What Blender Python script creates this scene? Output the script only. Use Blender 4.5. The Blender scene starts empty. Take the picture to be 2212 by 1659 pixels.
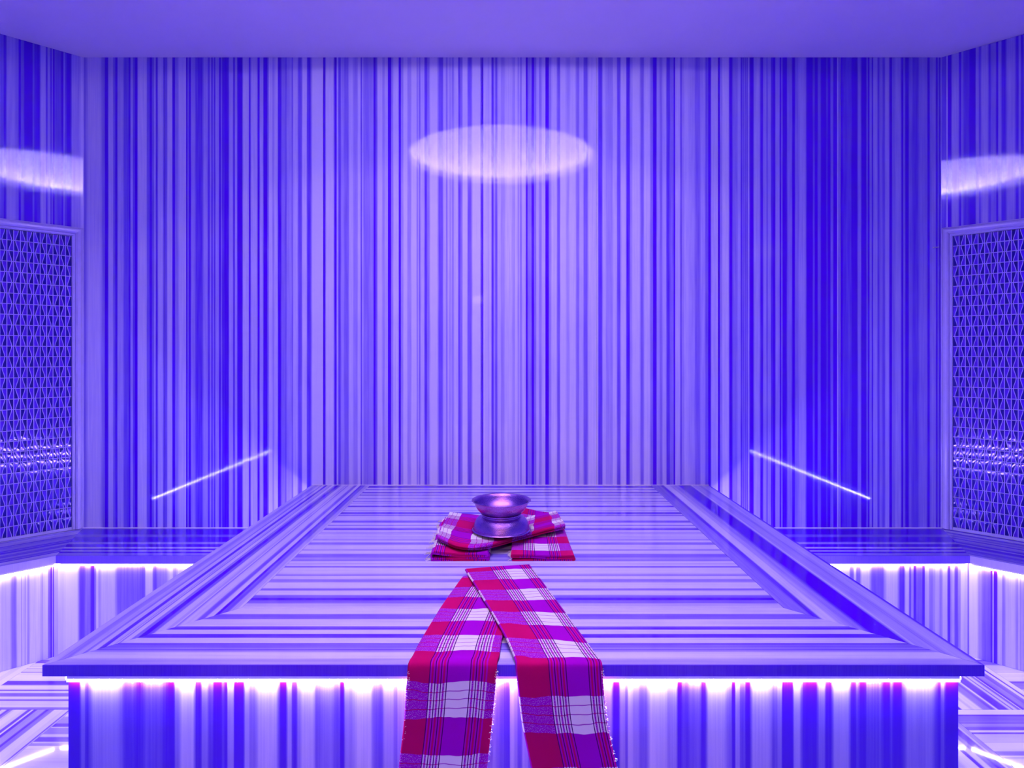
import bpy, bmesh, math, random
from mathutils import Vector, Matrix

# ------------------------------------------------------------------ camera, world, lights, exposure
scene = bpy.context.scene
COL = scene.collection
F, CX, CY, CAMZ = 1330.0, 1098.0, 764.0, 1.30        # focal length in px of a 2212 px wide frame, vanishing point, eye height
YB = 3.044                                            # back wall
cam_d = bpy.data.cameras.new('camera')
cam_d.sensor_fit = 'HORIZONTAL'; cam_d.sensor_width = 36.0
cam_d.lens = F / 2212.0 * 36.0
cam_d.shift_x = (1106.0 - CX) / 2212.0
cam_d.shift_y = -(829.5 - CY) / 2212.0
cam_d.clip_start = 0.02
cam = bpy.data.objects.new('camera', cam_d); COL.objects.link(cam)
cam.location = (0, 0, CAMZ); cam.rotation_euler = (math.pi / 2, 0, 0)
scene.camera = cam

world = bpy.data.worlds.new('world'); scene.world = world; world.use_nodes = True
world.node_tree.nodes['Background'].inputs[0].default_value = (0.02, 0.015, 0.1, 1)
world.node_tree.nodes['Background'].inputs[1].default_value = 0.0

scene.view_settings.view_transform = 'Standard'
scene.view_settings.look = 'None'
scene.view_settings.gamma = 1.0
scene.view_settings.use_curve_mapping = False
scene.view_settings.exposure = 0.93

LED_RGB, DOME_RGB = (0.44, 0.395, 0.84), (0.56, 0.46, 0.82)
LED_PLATFORM, LED_BENCH, LED_DOME = 92.0, 66.0, 165.0
SPOT_W, SPOT_RGB = 27.0, (1.0, 0.78, 0.60)
BEAM_W, BEAM_RGB = 22.0, (1.0, 0.60, 0.36)

# ------------------------------------------------------------------ helpers
def link(name, me, parent=None, mat=None):
    o = bpy.data.objects.new(name, me); COL.objects.link(o)
    if parent is not None: o.parent = parent
    if mat is not None and me is not None and not me.materials: me.materials.append(mat)
    return o
def empty(name, loc=(0, 0, 0), rz=0.0):
    o = bpy.data.objects.new(name, None); COL.objects.link(o)
    o.empty_display_size = 0.1; o.location = loc; o.rotation_euler = (0, 0, rz)
    return o
def tag(o, label=None, cat=None, group=None, kind=None):
    if label: o['label'] = label
    if cat: o['category'] = cat
    if group: o['group'] = group
    if kind: o['kind'] = kind
    return o
def mesh_from(name, verts, faces, smooth=False, recalc=True):
    me = bpy.data.meshes.new(name); me.from_pydata([tuple(v) for v in verts], [], faces)
    if recalc:
        bm = bmesh.new(); bm.from_mesh(me); bmesh.ops.recalc_face_normals(bm, faces=bm.faces); bm.to_mesh(me); bm.free()
    if smooth: me.polygons.foreach_set('use_smooth', [True] * len(me.polygons))
    me.update(); return me
def box_data(a, b, off=0):
    x0, y0, z0 = a; x1, y1, z1 = b
    v = [(x0,y0,z0),(x1,y0,z0),(x1,y1,z0),(x0,y1,z0),(x0,y0,z1),(x1,y0,z1),(x1,y1,z1),(x0,y1,z1)]
    f = [(0,3,2,1),(4,5,6,7),(0,1,5,4),(1,2,6,5),(2,3,7,6),(3,0,4,7)]
    return v, [tuple(i + off for i in q) for q in f]
def prism(name, poly, z0, z1, parent=None, mat=None):
    n = len(poly)
    v = [(p[0], p[1], z0) for p in poly] + [(p[0], p[1], z1) for p in poly]
    f = [tuple(range(n)), tuple(range(n, 2 * n))] + [(i, (i + 1) % n, n + (i + 1) % n, n + i) for i in range(n)]
    return link(name, mesh_from(name, v, f), parent, mat)
def lathe(name, prof, seg, parent, mat, loc=(0,0,0)):
    v, f = [], []
    for r, z in prof:
        for k in range(seg):
            a = 2 * math.pi * k / seg; v.append((r * math.cos(a), r * math.sin(a), z))
    m = len(prof)
    for i in range(m - 1):
        for k in range(seg):
            k2 = (k + 1) % seg; f.append((i*seg+k, i*seg+k2, (i+1)*seg+k2, (i+1)*seg+k))
    o = link(name, mesh_from(name, v, f, smooth=True), parent, mat); o.location = loc
    return o

# ------------------------------------------------------------------ materials
def new_mat(name):
    m = bpy.data.materials.new(name); m.use_nodes = True
    nt = m.node_tree; return m, nt, nt.nodes['Principled BSDF']
def mth(nt, op, a, b=None, c=None, clamp=False):
    n = nt.nodes.new('ShaderNodeMath'); n.operation = op; n.use_clamp = clamp
    for i, x in enumerate((a, b, c)):
        if x is None: continue
        if isinstance(x, (int, float)): n.inputs[i].default_value = x
        else: nt.links.new(x, n.inputs[i])
    return n.outputs[0]
def mixc(nt, f, a, b):
    n = nt.nodes.new('ShaderNodeMix'); n.data_type = 'RGBA'
    for s, x in ((n.inputs[0], f), (n.inputs[6], a), (n.inputs[7], b)):
        if isinstance(x, (int, float)): s.default_value = x
        elif isinstance(x, tuple): s.default_value = (*x, 1)
        else: nt.links.new(x, s)
    return n.outputs[2]
def noise(nt, vec, scale, detail=2.0, rough=0.5):
    n = nt.nodes.new('ShaderNodeTexNoise'); n.inputs['Scale'].default_value = scale
    n.inputs['Detail'].default_value = detail; n.inputs['Roughness'].default_value = rough
    if vec is not None: nt.links.new(vec, n.inputs['Vector'])
    return n.outputs[0]
def coords(nt, which='Object'):
    return nt.nodes.new('ShaderNodeTexCoord').outputs[which]
def mapping(nt, vec, scale, loc=(0,0,0)):
    n = nt.nodes.new('ShaderNodeMapping'); n.inputs['Scale'].default_value = scale; n.inputs['Location'].default_value = loc
    nt.links.new(vec, n.inputs['Vector']); return n.outputs[0]
def bump(nt, bsdf, h, strength, dist):
    n = nt.nodes.new('ShaderNodeBump'); n.inputs['Strength'].default_value = strength; n.inputs['Distance'].default_value = dist
    nt.links.new(h, n.inputs['Height']); nt.links.new(n.outputs[0], bsdf.inputs['Normal'])

MARBLE_LIGHT, MARBLE_DARK = (0.71, 0.65, 0.93), (0.085, 0.0, 0.72)
def marble(name, rough, fine=0.16, spec=0.5):
    m, nt, b = new_mat(name)
    at = nt.nodes.new('ShaderNodeAttribute'); at.attribute_name = 'vein'
    uv = coords(nt, 'UV')
    n1 = noise(nt, mapping(nt, uv, (330, 1.3, 1)), 1.0, 3.0, 0.6)
    n2 = noise(nt, mapping(nt, uv, (90, 4.0, 1)), 1.0, 2.0, 0.5)
    n3 = noise(nt, mapping(nt, uv, (900, 500, 1)), 1.0, 1.0, 0.5)
    d = mth(nt, 'ADD', at.outputs['Fac'], mth(nt, 'MULTIPLY', mth(nt, 'SUBTRACT', n1, 0.5), fine * 2.0))
    d = mth(nt, 'ADD', d, mth(nt, 'MULTIPLY', mth(nt, 'SUBTRACT', n2, 0.5), fine * 1.6))
    d = mth(nt, 'ADD', d, mth(nt, 'MULTIPLY', mth(nt, 'SUBTRACT', n3, 0.5), fine * 0.6))
    d = mth(nt, 'MULTIPLY', mth(nt, 'SUBTRACT', d, 0.04), 1.18, clamp=True)
    d = mth(nt, 'SUBTRACT', 1.0, mth(nt, 'POWER', mth(nt, 'SUBTRACT', 1.0, d), 1.45))
    nt.links.new(mixc(nt, d, MARBLE_LIGHT, MARBLE_DARK), b.inputs['Base Color'])
    b.inputs['Roughness'].default_value = rough
    b.inputs['Specular IOR Level'].default_value = spec
    return m
M_WALL = marble('polished_striped_marble', 0.05)
M_SLAB = marble('platform_striped_marble', 0.06)
M_BENCH = marble('bench_striped_marble', 0.07)
M_BASE = marble('honed_striped_marble', 0.35, 0.14)
M_FLOOR = marble('floor_striped_marble', 0.05, 0.10)

def plain(name, col, rough, metal=0.0, nscale=None, namp=0.06, spec=0.5):
    m, nt, b = new_mat(name)
    if nscale:
        n = noise(nt, coords(nt), nscale, 4.0, 0.6)
        lo = tuple(max(0, c * (1 - namp)) for c in col); hi = tuple(min(1, c * (1 + namp)) for c in col)
        nt.links.new(mixc(nt, n, lo, hi), b.inputs['Base Color'])
        bump(nt, b, n, 0.08, 0.002)
    else: b.inputs['Base Color'].default_value = (*col, 1)
    b.inputs['Roughness'].default_value = rough; b.inputs['Metallic'].default_value = metal
    b.inputs['Specular IOR Level'].default_value = spec
    return m
def glow(name, rgb, strength):
    m, nt, b = new_mat(name)
    b.inputs['Base Color'].default_value = (0.8, 0.8, 0.8, 1)
    b.inputs['Emission Color'].default_value = (*rgb, 1); b.inputs['Emission Strength'].default_value = strength
    return m
M_CEIL = plain('ceiling_paint', (0.90, 0.87, 0.94), 0.7, nscale=6.0, namp=0.03)
M_FRAME = plain('moulding_stone', (0.52, 0.45, 0.84), 0.22, nscale=30, namp=0.08)
M_GROUT = plain('white_joint', (0.75, 0.70, 0.85), 0.5)
M_RIDGE = plain('lattice_ridge', (0.46, 0.36, 0.90), 0.25)
M_PIECE_D = plain('lattice_glass_dark', (0.002, 0.0, 0.22), 0.06, nscale=60, namp=0.3)
M_PIECE_L = plain('lattice_glass_pale', (0.10, 0.012, 0.70), 0.10, nscale=60, namp=0.3)
for m_, r_ in ((M_PIECE_D, 0.04), (M_PIECE_L, 0.07)):
    b_ = m_.node_tree.nodes['Principled BSDF']; b_.inputs['IOR'].default_value = 2.3; b_.inputs['Roughness'].default_value = r_
    b_.inputs['Specular Tint'].default_value = (0.55, 0.42, 1.0, 1)
M_BACK = plain('lattice_backing', (0.02, 0.0, 0.25), 0.5)
M_ALU = plain('led_channel', (0.6, 0.55, 0.8), 0.4)
M_LED_P = glow('led_platform', LED_RGB, LED_PLATFORM)
M_LED_B = glow('led_bench', LED_RGB, LED_BENCH)
M_LED_D = glow('led_dome', DOME_RGB, LED_DOME)
M_LAMP = glow('warm_lens', (1.0, 0.72, 0.42), 3.0)
M_LAMPBODY = plain('lamp_body', (0.08, 0.07, 0.08), 0.4, 0.8)

def make_bowl_mat():
    m, nt, b = new_mat('hammered_metal')
    vec = coords(nt)
    vo = nt.nodes.new('ShaderNodeTexVoronoi'); vo.inputs['Scale'].default_value = 380.0
    nt.links.new(vec, vo.inputs['Vector'])
    n = noise(nt, vec, 420.0, 2.0)
    h = mth(nt, 'ADD', vo.outputs['Distance'], mth(nt, 'MULTIPLY', n, 0.5))
    b.inputs['Metallic'].default_value = 1.0
    nt.links.new(mixc(nt, noise(nt, vec, 25.0), (0.36, 0.13, 0.52), (0.50, 0.24, 0.62)), b.inputs['Base Color'])
    b.inputs['Roughness'].default_value = 0.24
    bump(nt, b, h, 0.5, 0.0011)
    return m
M_BOWL = make_bowl_mat()

def make_plaid(name, du=0.0, dv=0.0):
    m, nt, b = new_mat(name)
    sep = nt.nodes.new('ShaderNodeSeparateXYZ'); nt.links.new(coords(nt, 'UV'), sep.inputs[0])
    wob = noise(nt, mapping(nt, coords(nt, 'UV'), (13, 7, 1)), 1.0, 2.0)
    wob = mth(nt, 'MULTIPLY', mth(nt, 'SUBTRACT', wob, 0.5), 0.026)
    u = mth(nt, 'ADD', sep.outputs[0], du + 10 * 0.186); v = mth(nt, 'ADD', mth(nt, 'ADD', sep.outputs[1], dv + 10 * 0.15), wob)
    um = mth(nt, 'MULTIPLY', mth(nt, 'FRACT', mth(nt, 'DIVIDE', u, 0.186)), 0.186)
    vm = mth(nt, 'MULTIPLY', mth(nt, 'FRACT', mth(nt, 'DIVIDE', v, 0.150)), 0.150)
    def inside(x, a, c): return mth(nt, 'MULTIPLY', mth(nt, 'GREATER_THAN', x, a), mth(nt, 'LESS_THAN', x, c))
    def add(*a):
        r = a[0]
        for x in a[1:]: r = mth(nt, 'ADD', r, x)
        return r
    grp = add(inside(um, 0.066, 0.104), inside(um, 0.150, 0.186), inside(um, -0.1, 0.002))
    lg = mth(nt, 'FRACT', mth(nt, 'DIVIDE', mth(nt, 'ADD', um, 0.012 * 20 - 0.066), 0.012))
    dark = mth(nt, 'MULTIPLY', grp, mth(nt, 'LESS_THAN', lg, 0.17))
    gw = mth(nt, 'MULTIPLY', grp, add(inside(lg, 0.17, 0.42), inside(lg, 0.72, 1.1)))
    wu = mth(nt, 'ADD', inside(um, 0.104, 0.150), mth(nt, 'MULTIPLY', gw, 0.8), clamp=True)
    thin = add(inside(vm, 0.0931, 0.0952), inside(vm, 0.1110, 0.1131), inside(vm, 0.1300, 0.1321))
    wv = mth(nt, 'SUBTRACT', inside(vm, 0.075, 0.150), mth(nt, 'MULTIPLY', thin, 0.85), clamp=True)
    sp = noise(nt, mapping(nt, coords(nt, 'UV'), (700, 450, 1)), 1.0, 1.0)
    sp = mth(nt, 'MULTIPLY', mth(nt, 'SUBTRACT', sp, 0.56), 5.0, clamp=True)
    RED, MAG, WHT, NAVY = (0.47, 0.0, 0.105), (0.35, 0.0, 0.44), (0.80, 0.77, 0.78), (0.045, 0.0, 0.11)
    mag2 = mixc(nt, mth(nt, 'MULTIPLY', sp, 0.5), MAG, WHT)
    low = mixc(nt, wu, RED, MAG)
    high = mixc(nt, wu, mag2, WHT)
    c = mixc(nt, wv, low, high)
    c = mixc(nt, mth(nt, 'MULTIPLY', dark, 0.92), c, NAVY)
    nt.links.new(c, b.inputs['Base Color'])
    b.inputs['Roughness'].default_value = 0.9
    b.inputs['Specular IOR Level'].default_value = 0.08
    b.inputs['Sheen Weight'].default_value = 0.0
    bump(nt, b, noise(nt, mapping(nt, coords(nt, 'UV'), (900, 900, 1)), 1.0, 1.0), 0.25, 0.0008)
    return m

# ------------------------------------------------------------------ striped stone
def line_px(px, P0, D):
    a = (px - CX) / F
    return (a * P0[1] - P0[0]) / (D[0] - a * D[1])
def knots(stripes, base=0.15):
    """[(u0,u1,d)] in 0..1 -> [(u,d)] with soft edges"""
    s = sorted((max(0.0, a), min(1.0, b), d) for a, b, d in stripes if b > 0.0 and a < 1.0 and b > a)
    full, cur = [], 0.0
    for a, b, d in s:
        a = max(a, cur)
        if b <= a: continue
        if a - cur > 0.004: full.append((cur, a, base))
        full.append((a if a - cur > 0.004 else cur, b, d)); cur = b
    if 1.0 - cur > 1e-6: full.append((cur, 1.0, base if 1.0 - cur > 0.004 else (full[-1][2] if full else base)))
    k = []
    for a, b, d in full:
        e = 0.16 * (b - a)
        k += [(a + e, d), (b - e, d)]
    k[0] = (0.0, k[0][1]); k[-1] = (1.0, k[-1][1])
    return k
def rand_stripes(seed, length, fine=1.0, lo=0.0, hi=1.0, dens=0.5):
    r = random.Random(seed); s, x = [], 0.0
    while x < length:
        w = r.choice((0.004, 0.006, 0.01, 0.016, 0.03, 0.045)) * fine * r.uniform(0.6, 1.3)
        d = lo + (hi - lo) * (r.uniform(0.5, 1.0) if r.random() < dens else r.uniform(0.0, 0.32))
        s.append((x / length, (x + w) / length, d)); x += w
    return s
def stone(name, A0, A1, B0, B1, thick, stripes, mat, parent=None, base=0.15):
    """slab whose face is A0-A1-B1-B0; stripes run A0->A1, ordered from edge A to edge B; 'thick' is the offset of the back face"""
    A0, A1, B0, B1, T = map(Vector, (A0, A1, B0, B1, thick))
    ks = knots(stripes, base); n = len(ks)
    sd = ((A1 - A0) + (B1 - B0)).normalized()
    cd = ((B0 + B1) / 2 - (A0 + A1) / 2); cd = (cd - sd * cd.dot(sd)).normalized()
    V, vein, uv = [], [], []
    for u, d in ks:
        p, q = A0.lerp(B0, u), A1.lerp(B1, u)
        V += [p, q, q + T, p + T]; vein += [d] * 4
        for w in (p, q, q, p): uv.append(((w - A0).dot(cd), (w - A0).dot(sd)))
    Fc = [(0, 1, 2, 3), (4*n-4, 4*n-1, 4*n-2, 4*n-3)]
    for i in range(n - 1):
        a, b = 4 * i, 4 * i + 4
        for j in range(4):
            j2 = (j + 1) % 4; Fc.append((a + j, b + j, b + j2, a + j2))
    me = mesh_from(name, V, Fc)
    at = me.attributes.new('vein', 'FLOAT', 'POINT'); at.data.foreach_set('value', vein)
    seed = (sum(ord(c) for c in name) * 0.37 + A0.x * 3.1 + A0.y * 1.7 + A0.z) % 17.0
    ul = me.uv_layers.new(name='UVMap')
    for l in me.loops: ul.data[l.index].uv = (uv[l.vertex_index][0] + seed, uv[l.vertex_index][1])
    return link(name, me, parent, mat)

def S(x0, k, *t):         # crop coordinates -> pixel stripes
    return [(x0 + a / k, x0 + b / k, d) for a, b, d in t]
WALL_PX = (S(170, 8.508, (95,130,.5),(130,440,.12),(440,480,.5),(480,540,.95),(545,640,.2),(640,675,.6),(675,705,.9),(705,830,.3),(830,930,.65),(930,950,.85),(950,1000,.3),(1000,1040,.7),(1040,1085,1),(1100,1240,.1),(1250,1310,.6),(1310,1345,1),(1345,1385,.6),(1385,1420,.3),(1425,1450,.8),(1450,1560,.2),(1560,1620,.65),(1620,1725,.12),(1735,1765,1),(1765,1830,.45),(1830,1960,.15))  # vein darkness; towards the sides it also holds the falloff of the light
 + S(400, 8.508, (15,40,1),(40,65,.5),(65,100,.9),(100,180,.4),(180,330,.75),(330,420,.35),(425,450,.75),(450,480,.35),(480,505,.8),(505,525,.4),(525,550,.75),(550,625,.35),(630,655,.85),(655,675,.5),(675,730,.8),(730,750,1),(750,800,.85),(805,885,.3),(885,910,.8),(910,955,.3),(960,1055,1),(1060,1150,.12),(1170,1195,.85),(1195,1340,.2),(1345,1365,.95),(1365,1435,.25),(1440,1515,.9),(1515,1530,.6),(1530,1610,.1),(1615,1635,.35),(1635,1705,.12),(1715,1765,.85),(1765,1840,.5),(1840,1860,.6),(1860,1970,.35))
 + S(630, 8.508, (0,20,.6),(20,120,.15),(125,190,.65),(195,285,.05),(290,355,.75),(365,575,0),(580,605,.95),(605,790,.05),(800,825,.9),(830,855,.2),(855,900,.7),(900,960,.35),(960,1050,.55),(1055,1130,.15),(1130,1215,.4),(1220,1270,.1),(1275,1290,.7),(1290,1310,.2),(1310,1430,.5),(1435,1510,.4),(1515,1540,1),(1540,1570,.6),(1580,1670,.05),(1670,1710,.35),(1710,1750,.15),(1765,1830,1),(1830,1860,.4),(1860,1975,.05))
 + S(860, 8.508, (28,48,.95),(48,95,.35),(95,170,0),(170,240,.35),(240,345,0),(350,370,.4),(385,405,.55),(410,490,.15),(497,530,.75),(530,575,.45),(580,740,0),(745,830,.65),(830,885,.15),(888,908,.5),(910,945,.12),(950,970,.35),(985,1025,.4),(1030,1110,.08),(1117,1145,.7),(1145,1180,.5),(1185,1280,0),(1285,1350,.62),(1355,1535,0),(1538,1556,.9),(1556,1650,.12),(1650,1665,.25),(1665,1715,.1),(1720,1755,.75),(1755,1780,.3),(1780,1825,.65),(1835,1885,.15),(1890,1950,.35))
 + S(1090, 8.508, (0,145,.1),(145,190,.3),(190,240,.05),(245,265,.35),(285,310,.5),(315,395,.12),(400,418,.95),(420,500,.45),(505,540,.9),(540,580,.5),(580,635,.15),(640,680,.45),(685,735,.15),(745,815,.95),(815,850,.4),(850,970,.08),(978,1020,.6),(1030,1125,0),(1135,1190,.28),(1195,1320,.05),(1325,1370,.5),(1370,1455,.15),(1460,1525,.6),(1530,1715,.08),(1720,1795,.75),(1800,1855,.15),(1860,1955,.35))
 + S(1320, 8.508, (0,25,.35),(30,110,.1),(115,175,.65),(185,280,.05),(285,345,.8),(345,375,.35),(380,545,.05),(550,595,.55),(600,725,.08),(730,770,.5),(770,835,1),(840,895,.3),(900,940,.5),(945,1020,.2),(1025,1080,.75),(1080,1155,.5),(1155,1180,.95),(1190,1275,.15),(1280,1300,.65),(1300,1340,.35),(1340,1430,.2),(1430,1545,.3),(1550,1640,.55),(1640,1735,.3),(1740,1790,.6),(1795,1830,.95),(1835,1950,.2))
 + S(1550, 8.508, (12,40,1),(40,75,.4),(75,220,.12),(225,265,.92),(270,370,.5),(370,425,.3),(430,460,.75),(460,475,.4),(475,490,.8),(490,510,.4),(510,530,.75),(530,545,.45),(545,560,.7),(575,590,.5),(590,655,1),(660,790,.3),(795,835,.85),(835,900,.4),(900,920,.6),(920,985,.4),(990,1025,.8),(1030,1055,.95),(1055,1150,.4),(1155,1172,.95),(1172,1188,.45),(1190,1275,.9),(1275,1375,.5),(1380,1420,.9),(1420,1490,.5),(1490,1635,.35),(1640,1755,1),(1760,1785,.65),(1785,1840,.95),(1845,1900,.6),(1905,2000,1),(2005,2030,.75),(2035,2075,1),(2080,2130,.55),(2135,2205,1))
 + S(1780, 8.508, (258,305,.5),(305,335,.9),(335,420,.75),(420,500,.7),(500,620,.9),(625,680,.45),(680,780,1),(785,805,.55),(805,830,.95),(830,880,.45),(880,895,.85),(895,985,.35),(985,1015,.7),(1015,1075,.45),(1075,1115,.65),(1120,1205,.3),(1210,1245,.95),(1245,1300,.5),(1300,1425,.35),(1430,1455,.9),(1455,1490,.5),(1495,1555,.9),(1560,1620,.55),(1620,1735,.7),(1740,1915,.45),(1920,1940,.95),(1945,1970,.5),(1970,2065,.4),(2065,2085,.95),(2085,2115,.5),(2115,2145,.85)))

# ------------------------------------------------------------------ plan of the room
ZC = 2.765                                        # ceiling
CL, CR = Vector((-2.101, YB, 0)), Vector((2.140, YB, 0))      # back wall corners
SW = 0.524                                        # run of the diagonal walls
EL, ER = CL + Vector((-SW, -SW, 0)), CR + Vector((SW, -SW, 0))
YF1, YF0 = 0.10, -0.424                           # side walls end, front wall
FL, FR = Vector((EL.x, YF1, 0)), Vector((ER.x, YF1, 0))
GL, GR = Vector((CL.x, YF0, 0)), Vector((CR.x, YF0, 0))

def wall_struct(name, P, Q, out, thick=0.12, z0=0.0, z1=ZC):
    P, Q, out = Vector(P), Vector(Q), Vector(out)
    poly = [P + out * 0.021, Q + out * 0.021, Q + out * thick, P + out * thick]
    o = prism(name, [(p.x, p.y) for p in poly], z0, z1, None, M_GROUT)
    return tag(o, kind='structure')
GAP = 0.0006
def clad(parent, P, Q, cuts, stripes_of, out, mat=M_WALL, z0=0.0, z1=ZC):
    """marble panels on the wall P->Q (face line), cut at fractions; stripes vertical"""
    P, Q, out = Vector(P), Vector(Q), Vector(out); L = (Q - P).length; D = (Q - P).normalized()
    for a, b in zip(cuts[:-1], cuts[1:]):
        p, q = P + D * (a * L + (GAP if a > 0 else 0)), P + D * (b * L - (GAP if b < 1 else 0))
        up0, up1 = Vector((0, 0, z0)), Vector((0, 0, z1 - 0.0005))
        stone('marble_panel', p + up0, p + up1, q + up0, q + up1, out * 0.02, stripes_of(a, b), mat, parent)

# back wall
wb = wall_struct('wall_back', CL, CR, (0, 1, 0))
LB = CR.x - CL.x
wall_u = [((((a - CX) / F * YB) - CL.x) / LB, (((b - CX) / F * YB) - CL.x) / LB, d) for a, b, d in WALL_PX]
seams = [0.0] + [(((p - CX) / F * YB) - CL.x) / LB for p in (355, 698, 1041, 1289, 1552, 1815)] + [1.0]
def cut_stripes(lst, a, b): return [((x - a) / (b - a), (y - a) / (b - a), d) for x, y, d in lst]
clad(wb, CL, CR, seams, lambda a, b: cut_stripes(wall_u, a, b), (0, 1, 0))

# diagonal walls with the lattice panels
DL, DR = Vector((-1, -1, 0)).normalized(), Vector((1, -1, 0)).normalized()
NL, NR = Vector((1, -1, 0)).normalized(), Vector((-1, -1, 0)).normalized()   # into the room
LD = SW * math.sqrt(2)
def diag(px_list, P0, D):
    out = []
    for a, b, d in px_list:
        t0, t1 = sorted((line_px(a, P0, D), line_px(b, P0, D))); out.append((t0 / LD, t1 / LD, d))
    return sorted(out)
DGL = S(0, 11.64, (0,40,.6),(40,100,.65),(100,140,.85),(140,400,.35),(400,470,.5),(470,520,.95),(520,600,.6),(600,830,1),(830,850,.6),(850,1010,.85),(1015,1165,.3),(1165,1190,.8),(1190,1270,.4),(1270,1300,.8),(1300,1330,.5),(1330,1370,.95),(1370,1410,.6),(1410,1550,.7),(1555,1590,.95),(1590,1640,.5),(1640,1680,.75),(1690,1770,1),(1775,2040,.35))
DGR = S(2022, 11.64, (80,140,.5),(140,270,.7),(290,375,1),(380,590,.35),(595,630,.85),(640,680,.5),(680,850,.75),(850,1000,1),(1005,1080,.4),(1080,1120,.7),(1120,1330,.35),(1335,1370,.75),(1370,1520,.5),(1530,1560,.9),(1570,1640,.4),(1640,1760,.8),(1770,2010,.4),(2020,2080,.8),(2090,2130,.45),(2140,2212,.75))
wdl = wall_struct('wall_back_left', CL, EL, -NL); wdr = wall_struct('wall_back_right', CR, ER, -NR)
sl = diag(DGL, CL, DL); sr = diag(DGR, CR, DR)
sl += [(0.45 + x * 0.55, 0.45 + y * 0.55, d) for x, y, d in rand_stripes(4, 0.4)]
sr += [(0.45 + x * 0.55, 0.45 + y * 0.55, d) for x, y, d in rand_stripes(5, 0.4)]
clad(wdl, CL, EL, [0, 1], lambda a, b: sl, -NL); clad(wdr, CR, ER, [0, 1], lambda a, b: sr, -NR)
# the rest of the room, seen in the polished stone only
for nm, P, Q, out, n, sd in (('wall_left', EL, FL, (-1,0,0), 4, 11), ('wall_right', ER, FR, (1,0,0), 4, 12),
                             ('wall_front_left', FL, GL, (-.7071,-.7071,0), 1, 13), ('wall_front_right', FR, GR, (.7071,-.7071,0), 1, 14)):
    w = wall_struct(nm, P, Q, out); ln = (Vector(Q) - Vector(P)).length
    cc = [i / n for i in range(n + 1)]
    clad(w, P, Q, cc, lambda a, b: rand_stripes(sd * 31 + int(a * 100), ln / n), out)
DX0, DX1, DZ = -0.10, 0.90, 2.10                      # doorway behind the camera
wf = wall_struct('wall_front', GL, (DX0, YF0, 0), (0, -1, 0))
clad(wf, GL, (DX0, YF0, 0), [0, .33, .66, 1], lambda a, b: rand_stripes(71 + int(a * 100), 0.67), (0, -1, 0))
wf2 = wall_struct('wall_front_door_side', (DX1, YF0, 0), GR, (0, -1, 0))
clad(wf2, (DX1, YF0, 0), GR, [0, .5, 1], lambda a, b: rand_stripes(91 + int(a * 100), 0.62), (0, -1, 0))
wf3 = wall_struct('wall_front_above_door', (DX0, YF0, 0), (DX1, YF0, 0), (0, -1, 0), z0=DZ)
d1 = empty('door_1', (DX0, YF0 - 0.09, 0)); tag(d1, kind='structure')
v, f = box_data((0.02, -0.02, 0.01), (DX1 - DX0 - 0.02, 0.02, DZ - 0.02))
link('door_leaf', mesh_from('door_leaf', v, f), d1, plain('door_wood', (0.18, 0.10, 0.12), 0.45, nscale=12, namp=0.3))
v, f = box_data((0.85, 0.02, 0.98), (0.90, 0.07, 1.02)); v2, f2 = box_data((0.78, 0.05, 0.99), (0.90, 0.07, 1.01), 8)
link('door_handle', mesh_from('door_handle', v + v2, f + f2), d1, M_ALU)

# ceiling with the round lit recess (only its reflection is in view)
DOME = Vector((-0.055, 1.458, ZC)); RH, TH, RD = 0.69, 0.058, 0.80
outline = [CL, CR, ER, FR, GR, GL, FL, EL]
def ceiling_mesh():
    bm = bmesh.new(); seg = 96
    ring = [bm.verts.new((DOME.x + RH * math.cos(2*math.pi*k/seg), DOME.y + RH * math.sin(2*math.pi*k/seg), ZC)) for k in range(seg)]
    o = [(p.x + (0.1 if p.x > 0 else -0.1), p.y + (0.1 if p.y > 1 else -0.1)) for p in outline]
    outer = []
    for k in range(seg):                              # matching points on the outline
        a = 2 * math.pi * k / seg; d = (math.cos(a), math.sin(a)); best = None
        for i in range(8):
            p, q = o[i], o[(i + 1) % 8]; e = (q[0]-p[0], q[1]-p[1]); den = d[0]*e[1]-d[1]*e[0]
            if abs(den) < 1e-9: continue
            w = (p[0]-DOME.x, p[1]-DOME.y); t = (w[0]*e[1]-w[1]*e[0]) / den; s = (w[0]*d[1]-w[1]*d[0]) / den
            if t > 0 and -1e-6 <= s <= 1 + 1e-6 and (best is None or t < best): best = t
        outer.append(bm.verts.new((DOME.x + d[0]*best*1.08, DOME.y + d[1]*best*1.08, ZC)))
    for k in range(seg):
        k2 = (k + 1) % seg; bm.faces.new((ring[k], outer[k], outer[k2], ring[k2]))
    up = [bm.verts.new(v.co + Vector((0, 0, TH))) for v in ring]
    for k in range(seg):
        k2 = (k + 1) % seg; bm.faces.new((ring[k], ring[k2], up[k2], up[k]))
    me = bpy.data.meshes.new('ceiling'); bm.to_mesh(me); bm.free(); return me
ceil = tag(link('ceiling', ceiling_mesh(), None, M_CEIL), kind='structure')
prof = [(RH, TH), (RD + 0.02, TH)] + [(RD * math.cos(a), TH + 0.03 + 0.30 * math.sin(a)) for a in [i * math.pi / 2 / 20 for i in range(21)]]
lathe('dome', prof, 96, ceil, M_CEIL, (DOME.x, DOME.y, ZC))
lathe('led_ring', [(0.735, TH + 0.002), (0.735, TH + 0.012), (0.750, TH + 0.012), (0.750, TH + 0.002), (0.735, TH + 0.002)], 96, ceil, M_LED_D, (DOME.x, DOME.y, ZC))

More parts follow.
